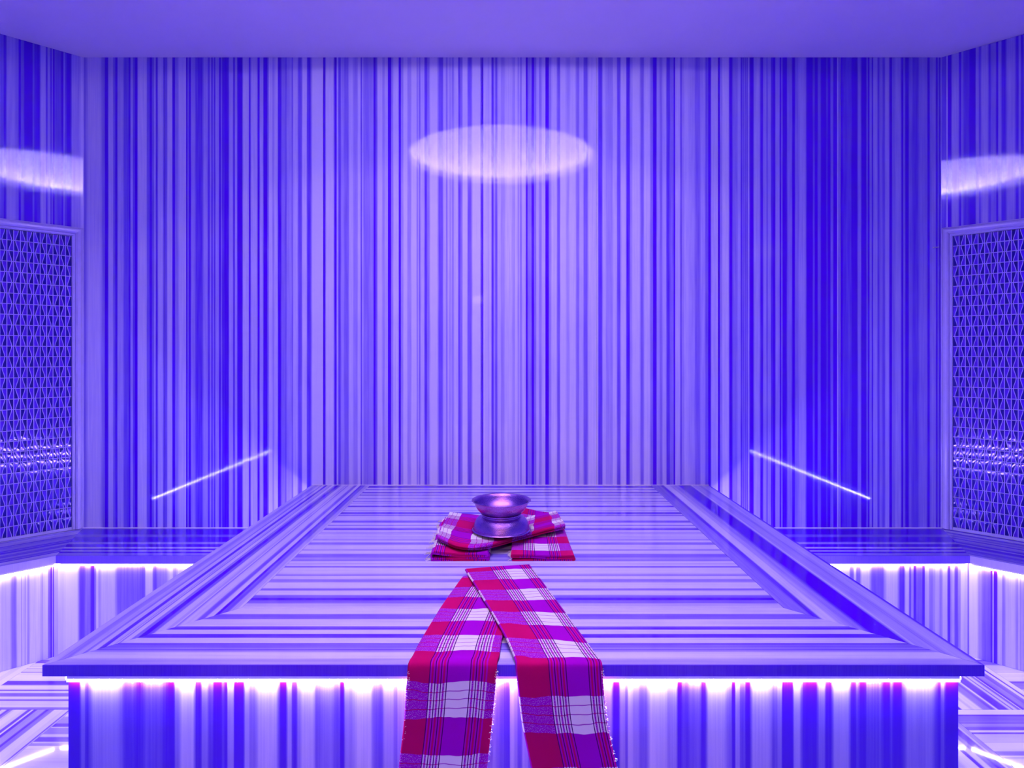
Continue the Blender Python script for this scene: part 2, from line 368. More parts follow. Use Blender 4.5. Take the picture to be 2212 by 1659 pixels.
# floor of square tiles whose grain alternates
fl = prism('floor', [(p.x * 1.08, p.y + (0.12 if p.y > 1 else -0.5)) for p in outline], -0.12, -0.0205, None, M_GROUT)
tag(fl, kind='structure')
TP, TX, TY = 0.3975, -1.989, 2.249
for i in range(-2, 12):
    for j in range(-7, 3):
        x0, y0 = TX + i * TP, TY + j * TP; x1, y1 = x0 + TP, y0 + TP
        if x0 < EL.x - 0.1 or x1 > ER.x + 0.1 or y1 > YB + 0.1: continue
        if x0 > -0.85 and x1 < 0.85 and y0 > 1.4: continue          # wholly under the platform
        g = 0.0008; x0 += g; y0 += g; x1 -= g; y1 -= g
        st = rand_stripes(1000 + i * 37 + j * 101, TP, 0.8, 0.0, 0.85, 0.36)
        if (i + j) % 2 == 0:     # grain along x
            stone('floor_tile', (x0,y0,0), (x1,y0,0), (x0,y1,0), (x1,y1,0), (0,0,-0.02), st, M_FLOOR, fl)
        else:
            stone('floor_tile', (x0,y0,0), (x0,y1,0), (x1,y0,0), (x1,y1,0), (0,0,-0.02), st, M_FLOOR, fl)

# ------------------------------------------------------------------ central platform
PX0, PX1, PY0, PZ, PT = -0.9725, 0.994, 1.2845, 0.65, 0.0232
BW, RB = 0.290, 0.032
plat = empty('massage_platform', (0, 0, 0))
tag(plat, 'large striped marble heated platform in the middle, lit from under its overhanging top', 'platform')
def yslab(px): return (CAMZ - PZ) * F / (px - CY)
G = 0.0005
YJ = YB - 0.004
# centre slab: grain along x; edge A at the back
cen_px = S(1040, 5.925, (55,82,.8),(100,110,.6),(138,152,.75),(168,182,.5),(212,222,.5),(235,240,.4),(255,266,.65),(280,286,.4),(312,326,.8),(372,380,.35),(393,420,.75),(428,437,.65),(437,505,.1),(507,527,.65),(558,568,.5),(590,600,.3),(602,622,.75),(650,658,.4),(668,676,.6),(690,740,.2),(743,755,.4),(780,808,.55),(873,883,.45),(927,975,.6),(975,998,.4),(998,1020,.5),(1052,1062,.3),(1085,1098,.6),(1180,1190,.25),(1195,1208,.5),(1250,1288,.5),(1375,1393,.6),(1458,1490,.6),(1497,1520,.9),(1520,1560,.6),(1560,1605,.25))
ya, yb = YJ, PY0 + BW
def ymap(lst, a, b): return [((a - yslab(p)) / (a - b), (a - yslab(q)) / (a - b), d) for p, q, d in lst]
stone('centre_slab', (PX0+BW+G, ya, PZ), (PX1-BW-G, ya, PZ), (PX0+BW+G, yb+G, PZ), (PX1-BW-G, yb+G, PZ), (0,0,-PT), ymap(cen_px, ya, yb), M_SLAB, plat, 0.08)
fr_px = S(1300, 9.76, (120,240,.1),(245,375,.62),(380,510,.12),(515,545,.65),(545,588,.78),(595,665,.1),(670,765,.8),(775,865,.1),(872,888,.75),(888,970,.6),(970,1005,.5),(1005,1018,.75),(1018,1050,.4),(1055,1200,.05),(1203,1333,.35),(1334,1345,.78))
stone('border_slab', (PX0+BW, yb-G, PZ), (PX1-BW, yb-G, PZ), (PX0+G, PY0, PZ), (PX1-G, PY0, PZ), (0,0,-PT), ymap(fr_px, yb, PY0), M_SLAB, plat, 0.08)
lb = [((c0-340)/1685, (c1-340)/1685, d) for c0, c1, d in ((340,440,.2),(440,540,.45),(540,630,.25),(630,660,.55),(660,745,.15),(750,810,.8),(810,870,.2),(870,890,.4),(900,925,.5),(925,1005,.1),(1010,1060,.5),(1060,1140,.92),(1140,1200,.6),(1200,1310,.12),(1310,1360,.3),(1385,1405,.5),(1405,1580,.12),(1580,1660,.65),(1660,1760,.12),(1765,1795,.95),(1795,1900,.65),(1900,1990,.3),(1990,2025,.15))]
stone('border_slab', (PX0, ya, PZ), (PX0, PY0+G, PZ), (PX0+BW-G, ya, PZ), (PX0+BW-G, yb, PZ), (0,0,-PT), lb, M_SLAB, plat, 0.12)
rb = [(1-(c1-255)/1705, 1-(c0-255)/1705, d) for c0, c1, d in ((255,300,.5),(300,540,.55),(540,605,.8),(610,800,.06),(800,900,.3),(900,1030,.45),(1030,1430,.95),(1440,1640,.35),(1640,1700,.45),(1700,1930,.28),(1930,1960,.8))]
stone('border_slab', (PX1, ya, PZ), (PX1, PY0+G, PZ), (PX1-BW+G, ya, PZ), (PX1-BW+G, yb, PZ), (0,0,-PT), rb, M_SLAB, plat, 0.12)
v, f = box_data((PX0+0.004, YJ, PZ-0.012), (PX1-0.004, YB-0.0003, PZ+0.0022)); link('joint_bead', mesh_from('joint_bead', v, f), plat, M_GROUT)
# base panels
bx0, bx1, by0, bz = PX0 + RB, PX1 - RB, PY0 + RB, PZ - PT - 0.0004
FRONT = (S(140, 5.978, (40,210,1),(210,265,.5),(265,300,.85),(300,750,.3),(755,920,.8),(920,990,.9),(990,1290,.7),(1290,1425,.95),(1430,1480,.5),(1480,1685,.1),(1690,1765,.9),(1770,1850,.5),(1850,1920,.75),(1920,2030,1),(2030,2060,.8),(2060,2095,1),(2100,2190,.35),(2195,2212,1))
 + S(510, 5.978, (2,110,1),(115,170,.35),(170,250,.55),(250,560,.15),(560,660,.95),(665,720,.4),(720,790,.9),(790,830,.5),(830,1020,.15),(1030,1100,.65),(1100,1260,.5),(1260,1350,.7),(1350,1390,1),(1390,1530,.4),(1530,1770,.1),(1775,1900,.7),(1900,2040,.3),(2040,2080,.55),(2080,2150,.35))
 + [(880+40*i, 880+40*i+w, d) for i, (w, d) in enumerate(((18,.7),(10,.5),(22,.3),(12,.8)))] + S(820, 3.95, (1020,1060,.7),(1075,1090,.8),(1100,1110,.85),(1110,1150,.2),(1150,1175,.4),(1180,1215,.7))
 + [(1140+35*i, 1140+35*i+w, d) for i, (w, d) in enumerate(((15,.6),(12,.85),(20,.3),(18,.7),(14,.5)))]
 + S(1320, 5.82, (20,110,.95),(110,180,.4),(180,210,.65),(210,270,.2),(270,350,.45),(350,460,.65),(465,700,.12),(700,840,.4),(845,880,1),(880,970,.8),(970,1140,.65),(1140,1190,.9),(1195,1470,.2),(1480,1520,.6),(1520,1560,.95),(1560,1620,.4),(1620,1690,.75),(1690,1745,1),(1750,2020,.25),(2025,2090,.65),(2090,2150,.45),(2160,2212,1))
 + S(1700, 5.82, (0,80,1),(85,170,.3),(180,400,.95),(410,480,.5),(485,565,.95),(570,800,.25),(810,870,.9),(870,900,.75),(900,1000,.95),(1000,1040,.7),(1040,1210,.75),(1210,1300,.95),(1305,1330,.8),(1330,1450,.98),(1455,1890,.4),(1895,1930,.9),(1930,1980,.65),(1980,2150,1)))
fu = [((((a-CX)/F*by0)-bx0)/(bx1-bx0), (((b-CX)/F*by0)-bx0)/(bx1-bx0), d*0.92) for a, b, d in FRONT]  # vein darkness also has the shade low on the front in it
stone('base_panel', (bx0, by0, 0.001), (bx0, by0, bz), (bx1, by0, 0.001), (bx1, by0, bz), (0,0.02,0), fu, M_BASE, plat, 0.3)
for xs, o in ((bx0, 0.02), (bx1, -0.02)):
    stone('base_panel', (xs, by0+0.0205, 0.001), (xs, by0+0.0205, bz), (xs, YJ, 0.001), (xs, YJ, bz), (o,0,0), rand_stripes(int(xs*100), 1.7), M_BASE, plat)
v, f = box_data((bx0+0.03, by0+0.03, 0.002), (bx1-0.03, YJ-0.01, bz)); link('core', mesh_from('core', v, f), plat, M_GROUT)
# light strips under the overhang
def strip(name, P, Q, ztop, inward, parent, mat, wid=0.009, hgt=0.009, hold=0.008):
    P, Q, inn = Vector(P), Vector(Q), Vector(inward)
    poly = [P, Q, Q + inn * wid, P + inn * wid]
    s = prism(name, [(p.x, p.y) for p in poly], ztop - hold - hgt, ztop - hold, parent, mat)
    prism('channel', [(p.x, p.y) for p in poly], ztop - hold + 0.0002, ztop - 0.0002, s, M_ALU)
    return s
wp, hp, kp = 0.008, 0.006, 0.0185
strip('led_strip', (bx0+0.002, by0-wp, 0), (bx1-0.002, by0-wp, 0), PZ-PT, (0,1,0), plat, M_LED_P, wp-0.0003, hp, kp)
strip('led_strip', (bx0-wp, by0+0.002, 0), (bx0-wp, YJ-0.10, 0), PZ-PT, (1,0,0), plat, M_LED_P, wp-0.0003, hp, kp)
strip('led_strip', (bx1+wp, by0+0.002, 0), (bx1+wp, YJ-0.10, 0), PZ-PT, (-1,0,0), plat, M_LED_P, wp-0.0003, hp, kp)

# ------------------------------------------------------------------ benches
BZ, BT, BD = 0.4394, 0.031, 0.425
t8 = math.tan(math.pi / 8)
def ybench(px): return (CAMZ - BZ) * F / (px - CY)
bt_px = S(1130, 8.508, (95,210,1),(210,250,.6),(250,350,.95),(350,385,.4),(385,440,1),(440,465,.15),(465,500,1),(500,520,.15),(520,550,1),(550,592,.5),(592,640,.66))
bt = [((YB - ybench(p)) / BD, (YB - ybench(q)) / BD, d) for p, q, d in bt_px]
BASE_LB = S(0, 8.296, (1150,1420,.02),(1425,1510,.75),(1510,1630,.55),(1630,1690,.9),(1690,1720,.55),(1720,1765,.1),(1765,1780,.4),(1780,2090,.15),(2100,2157,.6)) + S(0, 4.608, (1200,1420,.6),(1420,1440,.7),(1440,1525,.1),(1525,1555,.7),(1555,1680,.5),(1680,1720,.15),(1720,1760,.5),(1760,1900,.2),(1900,1980,.6))
BASE_LD = S(0, 8.296, (0,200,.2),(205,300,.55),(300,380,.15),(385,395,.4),(395,430,.15),(440,460,.4),(490,505,.45),(510,740,.12),(745,770,.35),(770,860,.15),(865,910,.6),(910,932,1),(932,945,.3),(945,960,.85),(960,1110,.35),(1110,1140,.15))
BASE_RB = S(1720, 4.496, (300,420,.15),(525,560,.6),(580,620,.6),(620,720,.1),(725,860,.65),(860,1000,.12),(1005,1055,.8)) + S(1960, 7.214, (30,55,.7),(55,100,.4),(100,130,.85),(130,240,.6),(240,270,.85),(270,340,.2),(340,400,.5),(400,430,.35),(430,500,.2),(500,540,.45),(540,630,.15),(630,670,.8),(670,700,.4),(700,735,.25),(735,790,.7),(790,830,.4),(830,880,.05))
BASE_RD = S(1960, 7.214, (880,915,.55),(915,945,.85),(945,1110,.05),(1115,1160,.4),(1160,1310,.6),(1310,1325,.9),(1325,1345,.3),(1345,1400,.95),(1400,1480,.2),(1480,1515,.5),(1515,1700,.2),(1700,1730,.45),(1750,1775,.4),(1775,1818,.3))
YBE = 0.32                                            # benches end short of the front
def bench(sgn, C, E, label, b_back, b_diag, seed):
    root = empty('marble_bench', (0, 0, 0)); tag(root, label, 'bench', 'benches around the platform')
    xe = bx0 if sgn < 0 else bx1
    def pts(d):     # line at distance d from the walls: platform end, corner 1, corner 2, near end
        return (Vector((xe + sgn * 0.001, YB - d, 0)), Vector((C.x - sgn * d * t8, YB - d, 0)),
                Vector((E.x - sgn * d, E.y - d * t8, 0)), Vector((E.x - sgn * d, YBE, 0)))
    w, l = pts(0.004), pts(BD); z = Vector((0, 0, BZ)); T = Vector((0, 0, -BT))
    stone('seat_slab', w[0]+z, w[1]+z, l[0]+z, l[1]+z, T, bt, M_BENCH, root)
    stone('seat_slab', w[1]+z, w[2]+z, l[1]+z, l[2]+z, T, [x for x in rand_stripes(seed, BD, 0.6, 0.3, 0.9, 0.5) if x[1] < 0.95] + [(0.95, 1.0, 0.3)], M_BENCH, root)
    stone('seat_slab', w[2]+z, w[3]+z, l[2]+z, l[3]+z, T, rand_stripes(seed+1, BD, 0.6), M_BENCH, root)
    bs = pts(BD - 0.030); zz = Vector((0, 0, BZ - BT - 0.0004)); z0 = Vector((0, 0, 0.001)); inn = pts(BD - 0.05)
    for k, (px, sd) in enumerate(((b_back, None), (b_diag, None), (None, seed + 5))):
        P, Q, P2 = bs[k], bs[k+1], inn[k]; D = (Q - P); ln = D.length; D.normalize()
        if px:
            st = []
            for a, b, d in px:
                t0, t1 = sorted((line_px(a, P, D) / ln, line_px(b, P, D) / ln)); st.append((t0, t1, d))
            if k == 1:
                m = max(x[1] for x in st); st += [(m + x * (1-m), m + y * (1-m), d) for x, y, d in rand_stripes(seed+9, ln*(1-m))]
        else: st = rand_stripes(sd, ln)
        nrm = Vector((-D.y, D.x, 0)); nrm = nrm if nrm.dot(P2 - P) > 0 else -nrm
        sh = D * 0.0
        stone('base_panel', P+z0+sh, P+zz+sh, Q+z0, Q+zz, nrm * 0.02, st, M_BASE, root)
    so, si = pts(BD - 0.0225), pts(BD - 0.030)
    for k in range(3):
        P, Q = so[k], so[k+1]; D = (Q - P).normalized(); nrm = Vector((-D.y, D.x, 0)); nrm = nrm if nrm.dot(si[k] - P) > 0 else -nrm
        P = P + D * (0.0 if k == 0 else 0.012); Q = Q - D * (0.012 if k < 2 else 0.0)
        strip('led_strip', P, Q, BZ - BT, nrm, root, M_LED_B, 0.0072, 0.005, 0.0125)
    jw = pts(0.0003)
    for k in range(2):
        prism('joint_bead', [(p.x, p.y) for p in (jw[k], jw[k+1], w[k+1], w[k])], BZ - 0.01, BZ + 0.002, root, M_GROUT)
    return root
bench(-1, CL, EL, 'striped marble wall bench left of the platform, lit under its edge', BASE_LB, BASE_LD, 301)
bench(1, CR, ER, 'striped marble wall bench right of the platform, lit under its edge', BASE_RB, BASE_RD, 401)

# ------------------------------------------------------------------ lattice panels on the diagonal walls
def lattice(sgn, C, N, label):
    # local frame: x along the wall (away from the corner = +x on the left, -x on the right), y into the room, z up
    root = empty('lattice_panel', (C.x, C.y, 0))
    X = Vector((-1, -1, 0)).normalized() if sgn < 0 else Vector((-1, 1, 0)).normalized()
    root.rotation_euler = (0, 0, math.atan2(X.y, X.x))
    dirn = 1 if sgn < 0 else -1
    tag(root, label, 'wall panel', 'framed lattice panels on the angled walls')
    w0, w1, fw = 0.002, LD - 0.004, 0.047
    zt, zb = 1.920, BZ + 0.0026
    # moulded frame: profile (distance from outer edge, height off the wall)
    prof = [(0, 0.0005), (0, 0.006), (0.004, 0.008), (0.009, 0.017), (0.016, 0.022), (0.024, 0.023), (0.031, 0.019), (0.035, 0.011), (0.040, 0.012), (0.045, 0.009), (0.047, 0.0005)]
    def rail(name, P, Q, inn, m0, m1):
        P, Q, inn = Vector(P), Vector(Q), Vector(inn); D = (Q - P).normalized(); V, Fc = [], []; n = len(prof)
        for a, h in prof: V.append(P + inn * a + D * (a * m0) + Vector((0, h, 0)))
        for a, h in prof: V.append(Q + inn * a - D * (a * m1) + Vector((0, h, 0)))
        for i in range(n): Fc.append((i, (i+1) % n, n + (i+1) % n, n + i))
        Fc += [tuple(range(n)), tuple(range(n, 2*n))]
        o = link(name, mesh_from(name, V, Fc), root, M_FRAME)
        for p in o.data.polygons: p.use_smooth = True
        md = o.modifiers.new('edge', 'EDGE_SPLIT'); md.split_angle = math.radians(24)
    a, b = w0 * dirn, w1 * dirn
    rail('top_rail', (a, 0, zt), (b, 0, zt), (0, 0, -1), 1, 1)
    rail('side_rail', (a, 0, zt), (a, 0, zb), (dirn, 0, 0), 1, 0)
    rail('side_rail', (b, 0, zt), (b, 0, zb), (-dirn, 0, 0), 1, 0)
    i0, i1, it, ib = w0 + fw, w1 - fw, zt - fw, zb + 0.012
    v, f = box_data((min(i0*dirn, i1*dirn), 0.0005, zb), (max(i0*dirn, i1*dirn), 0.010, ib)); link('bottom_rail', mesh_from('bottom_rail', v, f), root, M_FRAME)
    v, f = box_data((min(i0*dirn, i1*dirn), 0.0004, ib), (max(i0*dirn, i1*dirn), 0.002, it)); link('backing', mesh_from('backing', v, f), root, M_BACK)
    NC, NR_ = 26, 29
    pc, pr = (i1 - i0) / NC, (it - ib) / NR_
    hb, hw = 0.0085, 0.0016
    def bar(name, x0, x1, z0, z1, y1=hb):
        v, f = box_data((min(x0, x1), 0.002, z0), (max(x0, x1), y1, z1)); return mesh_from(name, v, f)
    mv = bar('vertical_bar', -hw, hw, 0, it - ib)
    for k in range(1, NC): o = link('vertical_bar', mv, root, M_RIDGE); o.location = ((i0 + k * pc) * dirn, 0, ib)
    mh = bar('horizontal_bar', 0, (i1 - i0) * dirn, -hw, hw, hb - 0.0006)
    for k in range(1, NR_): o = link('horizontal_bar', mh, root, M_RIDGE); o.location = (i0 * dirn, 0, ib + k * pr)
    LO, HI, SEG = 0.30, 0.70, 6
    def cur(phase, t):     # fraction across the cell; t in rows
        return 0.5 + (HI - LO) / 2 * math.cos(math.pi * (t + phase))
    for ph in (0, 1):
        V, Fc = [], []; n = NR_ * SEG
        for q in range(n + 1):
            t = q / SEG; x = cur(ph, t) * pc; z = t * pr
            for dx, yy in ((-hw*.95, 0.002), (hw*.95, 0.002), (hw*.95, hb - 0.0012), (-hw*.95, hb - 0.0012)): V.append(((x + dx) * dirn, yy, z))
        for q in range(n):
            for j in range(4): j2 = (j+1) % 4; Fc.append((4*q+j, 4*q+j2, 4*q+4+j2, 4*q+4+j))
        mc = mesh_from('curved_bar', V, Fc)
        for k in range(NC):
            if k % 2 == ph: o = link('curved_bar', mc, root, M_RIDGE); o.location = ((i0 + k * pc) * dirn, 0, ib)
    # glass pieces: two to a cell, pillowed
    def piece(ph, side):
        g = 0.0014; ol = []
        for q in range(SEG + 1):
            t = q / SEG; x = cur(ph, t) * pc; z = g + (pr - 2*g) * t
            ol.append((x, z))
        if side == 0: poly = [(g, g)] + [(x - g, z) for x, z in ol] + [(g, pr - g)]
        else: poly = [(pc - g, pr - g)] + [(x + g, z) for x, z in reversed(ol)] + [(pc - g, g)]
        cx = sum(p[0] for p in poly) / len(poly); cz = sum(p[1] for p in poly) / len(poly); n = len(poly)
        V = [(x*dirn, 0.0020, z) for x, z in poly] + [(x*dirn, 0.0042, z) for x, z in poly]
        V += [((cx + (x-cx)*.80)*dirn, 0.00445, cz + (z-cz)*.88) for x, z in poly] + [(cx*dirn, 0.00452, cz)]
        Fc = []
        for i in range(n):
            j = (i+1) % n; Fc += [(i, j, n+j, n+i), (n+i, n+j, 2*n+j, 2*n+i), (2*n+i, 2*n+j, 3*n)]
        return V, Fc
    data = {(ph, sd): piece(ph, sd) for ph in (0, 1) for sd in (0, 1)}
    meshes = {}
    for ph in (0, 1):
        for sd in (0, 1):
            for mt in (0, 1):
                me = mesh_from('glass_piece', *data[(ph, sd)], smooth=True); me.materials.append((M_PIECE_D, M_PIECE_L)[mt]); meshes[(ph, sd, mt)] = me
    rest = {0: ([], []), 1: ([], [])}
    rr = random.Random(7 + sgn)
    for k in range(NC):
        for r in range(NR_):
            for sd in (0, 1):
                mt = (r + sd) % 2; ph = (k + r) % 2
                base = ((i0 + k * pc) * dirn, 0, ib + r * pr)
                if 5 <= k <= 9 or (k == 4 and r >= 24):
                    o = link('glass_piece', meshes[(ph, sd, mt)], root); o.location = base
                    c = Vector((pc / 2 * dirn, 0.004, pr / 2))
                    R = Matrix.Rotation(rr.uniform(-.012, .012), 4, 'X') @ Matrix.Rotation(rr.uniform(-.012, .012), 4, 'Z')
                    o.matrix_basis = Matrix.Translation(Vector(base) + c) @ R @ Matrix.Translation(-c)
                else:
                    V, Fc = data[(ph, sd)]; RV, RF = rest[mt]; o_ = len(RV)
                    RV += [(x + base[0], y, z + base[2]) for x, y, z in V]; RF += [tuple(i + o_ for i in q) for q in Fc]
    for mt, nm in ((0, 'dark_glass_field'), (1, 'pale_glass_field')):
        o = link(nm, mesh_from(nm, *rest[mt], smooth=True), root, (M_PIECE_D, M_PIECE_L)[mt]); o['kind'] = 'stuff'
    return root
lattice(-1, CL, NL, 'framed blue glass lattice panel on the angled wall at the left edge')
lattice(1, CR, NR, 'framed blue glass lattice panel on the angled wall at the right edge')

# ------------------------------------------------------------------ bowls
def catmull(P, n):
    P = [Vector(p) for p in P]; out = []
    Q = [P[0] * 2 - P[1]] + P + [P[-1] * 2 - P[-2]]
    for i in range(1, len(Q) - 2):
        for k in range(n):
            t = k / n; a, b, c, d = Q[i-1:i+3]
            out.append(0.5 * ((2*b) + (c - a)*t + (2*a - 5*b + 4*c - d)*t*t + (3*b - a - 3*c + d)*t**3))
    out.append(P[-1]); return out
BX, BY, BZ0 = -0.0236, 2.09, 0.7035
R_, H_ = 0.0985, 0.0505
def bowl(name, label, z, flip):
    root = empty(name, (BX, BY, z)); tag(root, label, 'bowl')
    R = R_
    if flip:
        outer = [(0.0, 0.0035), (0.040, 0.0035), (0.0640, 0.0040), (0.0705, 0.0052), (0.0775, 0.0085), (0.0850, 0.0160), (0.0908, 0.0270), (0.0945, 0.0390), (0.0960, H_ - 0.0028)]
        rim = [(0.0985, H_ - 0.0024), (R + 0.0010, H_ - 0.0012), (R, H_), (0.0965, H_ - 0.0002)]
    else:
        outer = [(0.0, 0.0035), (0.040, 0.0035), (0.0610, 0.0042), (0.0680, 0.0075), (0.0760, 0.0145), (0.0835, 0.0235), (0.0885, 0.0330), (0.0908, 0.0420), (0.0925, H_ - 0.0035)]
        rim = [(0.0975, H_ - 0.0026), (R + 0.0022, H_ - 0.0012), (R + 0.0014, H_), (0.0960, H_ - 0.0008)]
    inner = [(0.0915, H_ - 0.005), (0.0890, 0.0395), (0.0860, 0.0320), (0.0810, 0.0232), (0.0735, 0.0150), (0.0650, 0.0088), (0.0570, 0.0066), (0.0, 0.0060)]
    foot = [(0.0600, 0.0045), (0.0605, 0.0), (0.0655, 0.0), (0.0668, 0.0020), (0.0650, 0.0034), (0.0665, 0.0048), (0.0690, 0.0068)]
    def fl_(p): return [(r, H_ - h) for r, h in p] if flip else p
    body = [(r, h) for r, h in (Vector((a, b, 0)).to_2d() for a, b in [(p.x, p.y) for p in catmull([(x, y, 0) for x, y in outer], 4)])]
    lathe('body', fl_(body + rim + inner), 72, root, M_BOWL)
    lathe('foot_ring', fl_(foot), 72, root, M_BOWL)
    return root
bowl('metal_bowl', 'hammered metal bowl turned upside down on the folded towels', BZ0, True)
bowl('metal_bowl', 'hammered metal bowl standing upright on the upturned one', BZ0 + H_ + 0.0004, False)

# ------------------------------------------------------------------ towels
def cloth(name, Ledge, Redge, centerline, t, mat, parent=None, n=10, w0=None, v0=0.0, u0=0.0, jitter=0.0, seed=1):
    """fold profile 'centerline' [(a in -.5..+.5 of the width, b height in m)] thickened by t and swept between two edge curves"""
    L, R = catmull(Ledge, n), catmull(Redge, n)
    cl = [Vector((a, b)) for a, b in centerline]
    w0 = w0 or (L[0] - R[0]).length
    pts = [Vector((p.x * w0, p.y)) for p in cl]; m = len(pts)
    s = [0.0]
    for i in range(1, m): s.append(s[-1] + (pts[i] - pts[i-1]).length)
    nr = []
    for i in range(m):
        d = (pts[min(i+1, m-1)] - pts[max(i-1, 0)]).normalized(); nr.append(Vector((-d.y, d.x)))
    ring = [(pts[i] + nr[i] * t/2, s[i]) for i in range(m)]
    e = (pts[-1] - pts[-2]).normalized(); ring.append((pts[-1] + e * t/2.2, s[-1] + t/2))
    ring += [(pts[i] - nr[i] * t/2, s[i]) for i in range(m-1, -1, -1)]
    e = (pts[0] - pts[1]).normalized(); ring.append((pts[0] + e * t/2.2, -t/2))
    k = len(ring); N = len(L); V, UV, Fc, FU = [], [], [], []
    rr = random.Random(seed); ph = [rr.uniform(0, 6.28) for _ in range(6)]
    vv = v0
    for j in range(N):
        C = (L[j] + R[j]) / 2; A = (R[j] - L[j]); wj = A.length; A.normalize()
        Tn = ((L[min(j+1, N-1)] + R[min(j+1, N-1)]) - (L[max(j-1, 0)] + R[max(j-1, 0)])).normalized()
        B = A.cross(Tn).normalized()
        if j: vv += (C - Cp).length
        Cp = C
        for p, u in ring:
            jt = jitter * (math.sin(vv*31 + p.x*40 + ph[0]) + 0.6*math.sin(vv*67 + p.x*21 + ph[1]))
            V.append(C + A * (p.x * wj / w0) + B * (p.y + jt)); UV.append((u + u0, vv))
    for j in range(N - 1):
        for i in range(k):
            i2 = (i + 1) % k; Fc.append((j*k+i, j*k+i2, (j+1)*k+i2, (j+1)*k+i))
    h = m                       # caps: quads between the two sides of the profile
    def cap(o, flip):
        out = []
        top = list(range(0, m)); bot = [m + 1 + (m - 1 - i) for i in range(m)]
        for i in range(m - 1): out.append((o+top[i], o+top[i+1], o+bot[i+1], o+bot[i]))
        out.append((o+top[-1], o+m, o+bot[-1])); out.append((o+bot[0], o+k-1, o+top[0]))
        return out
    Fc += cap(0, 0) + cap((N-1)*k, 1)
    me = mesh_from(name, V, Fc, smooth=True)
    ul = me.uv_layers.new(name='UVMap')
    for l in me.loops: ul.data[l.index].uv = UV[l.vertex_index]
    o = link(name, me, parent, mat)
    md = o.modifiers.new('edge', 'EDGE_SPLIT'); md.split_angle = math.radians(60)
    return o
def zigzag(layers, step, start=-1, lift=None, arc=4, inset=None):
    """S-folded centreline over the width -.5..+.5"""
    P = []; x = 0.5 * start; w = 0.5
    for k in range(layers):
        b = k * step; d = -start if k % 2 == 0 else start
        xs = [(-d * w) + (2 * d * w) * i / 14 for i in range(15)]
        ins = 0.0 if not inset else inset[k]
        xs = [xx * (1 - ins) for xx in xs]
        for xx in xs: P.append((xx, b + (lift(xx, k) if lift else 0.0)))
        if k < layers - 1:
            e = xs[-1]; lf = lift(e, k) if lift else 0.0; lf2 = lift(e, k + 1) if lift else 0.0
            for i in range(1, arc):
                a = math.pi * i / arc
                P.append((e + d * 0.018 * math.sin(a), b + lf + (step + lf2 - lf) * (1 - math.cos(a)) / 2))
    return P
M_CHA = make_plaid('plaid_cotton_a'); 
WHITE_THREAD = plain('white_thread', (0.85, 0.80, 0.80), 0.9)
def fringe(name, pts, parent, seed, n_per=3, ln=0.012, rad=0.0011):
    rr = random.Random(seed); V, Fc = [], []
    for P, out in pts:
        P, out = Vector(P), Vector(out)
        for _ in range(n_per):
            d = (out + Vector((rr.uniform(-.6,.6), rr.uniform(-.6,.6), rr.uniform(-.4,.4)))).normalized()
            q = P + Vector((rr.uniform(-.003,.003), rr.uniform(-.006,.006), rr.uniform(-.002,.002)))
            e = d.cross(Vector((0.3, 0.2, 1))).normalized(); g = d.cross(e); o = len(V); l = ln * rr.uniform(.5, 1.2)
            for tt in (0, l * .55, l):
                bend = Vector((0, 0, -tt * tt * 14)) + e * (math.sin(tt * 300 + rr.random()) * .001)
                for a in (0, 2.1, 4.2): V.append(q + d * tt + bend + (e * math.cos(a) + g * math.sin(a)) * rad)
            for s in (0, 3):
                for a in range(3): a2 = (a+1) % 3; Fc.append((o+s+a, o+s+a2, o+s+3+a2, o+s+3+a))
            Fc += [(o, o+1, o+2), (o+6, o+7, o+8)]
    o = link(name, mesh_from(name, V, Fc), parent, WHITE_THREAD); o['kind'] = 'stuff'; return o

ZT = PZ + 0.0004
tw = 0.0036          # thickness of one layer
fold2 = zigzag(2, -0.0046, 1); U2 = -0.1855     # two layers, folded at the left edge
def hang(xt, y1, zb):   # hanging edge: rounded over the slab's front edge; xt(list of x at key heights)
    yo = PY0 - 0.0026
    return [(xt[0], y1, ZT + 0.0022), (xt[1], (y1 + 1.40) / 2, ZT + 0.0022), (xt[2], 1.40, ZT + 0.0022), (xt[3], 1.315, ZT + 0.0022),
            (xt[4], PY0 + 0.004, ZT + 0.0020), (xt[5], yo, ZT - 0.008), (xt[6], yo - 0.0008, ZT - 0.05), (xt[7], yo - 0.0015, 0.53), (xt[8], yo - 0.003, 0.425), (xt[9], yo - 0.003, zb)]
# left strip lies under the right one
Lh = hang((-0.128, -0.163, -0.1905, -0.1995, -0.2035, -0.2045, -0.2075, -0.2125, -0.2240, -0.232), 1.775, 0.31)
Rh = hang((0.050, 0.015, -0.014, -0.0205, -0.0245, -0.0255, -0.0290, -0.0360, -0.0470, -0.054), 1.795, 0.31)
t1 = cloth('plaid_towel', Lh, Rh, fold2, tw, make_plaid('plaid_left_strip', 0.024, 0.137), n=8, w0=0.178, u0=U2, jitter=0.0003, seed=3)
tag(t1, 'red and white plaid cloth strip hanging over the front edge, left one, tucked underneath', 'towel', 'plaid cotton towels')
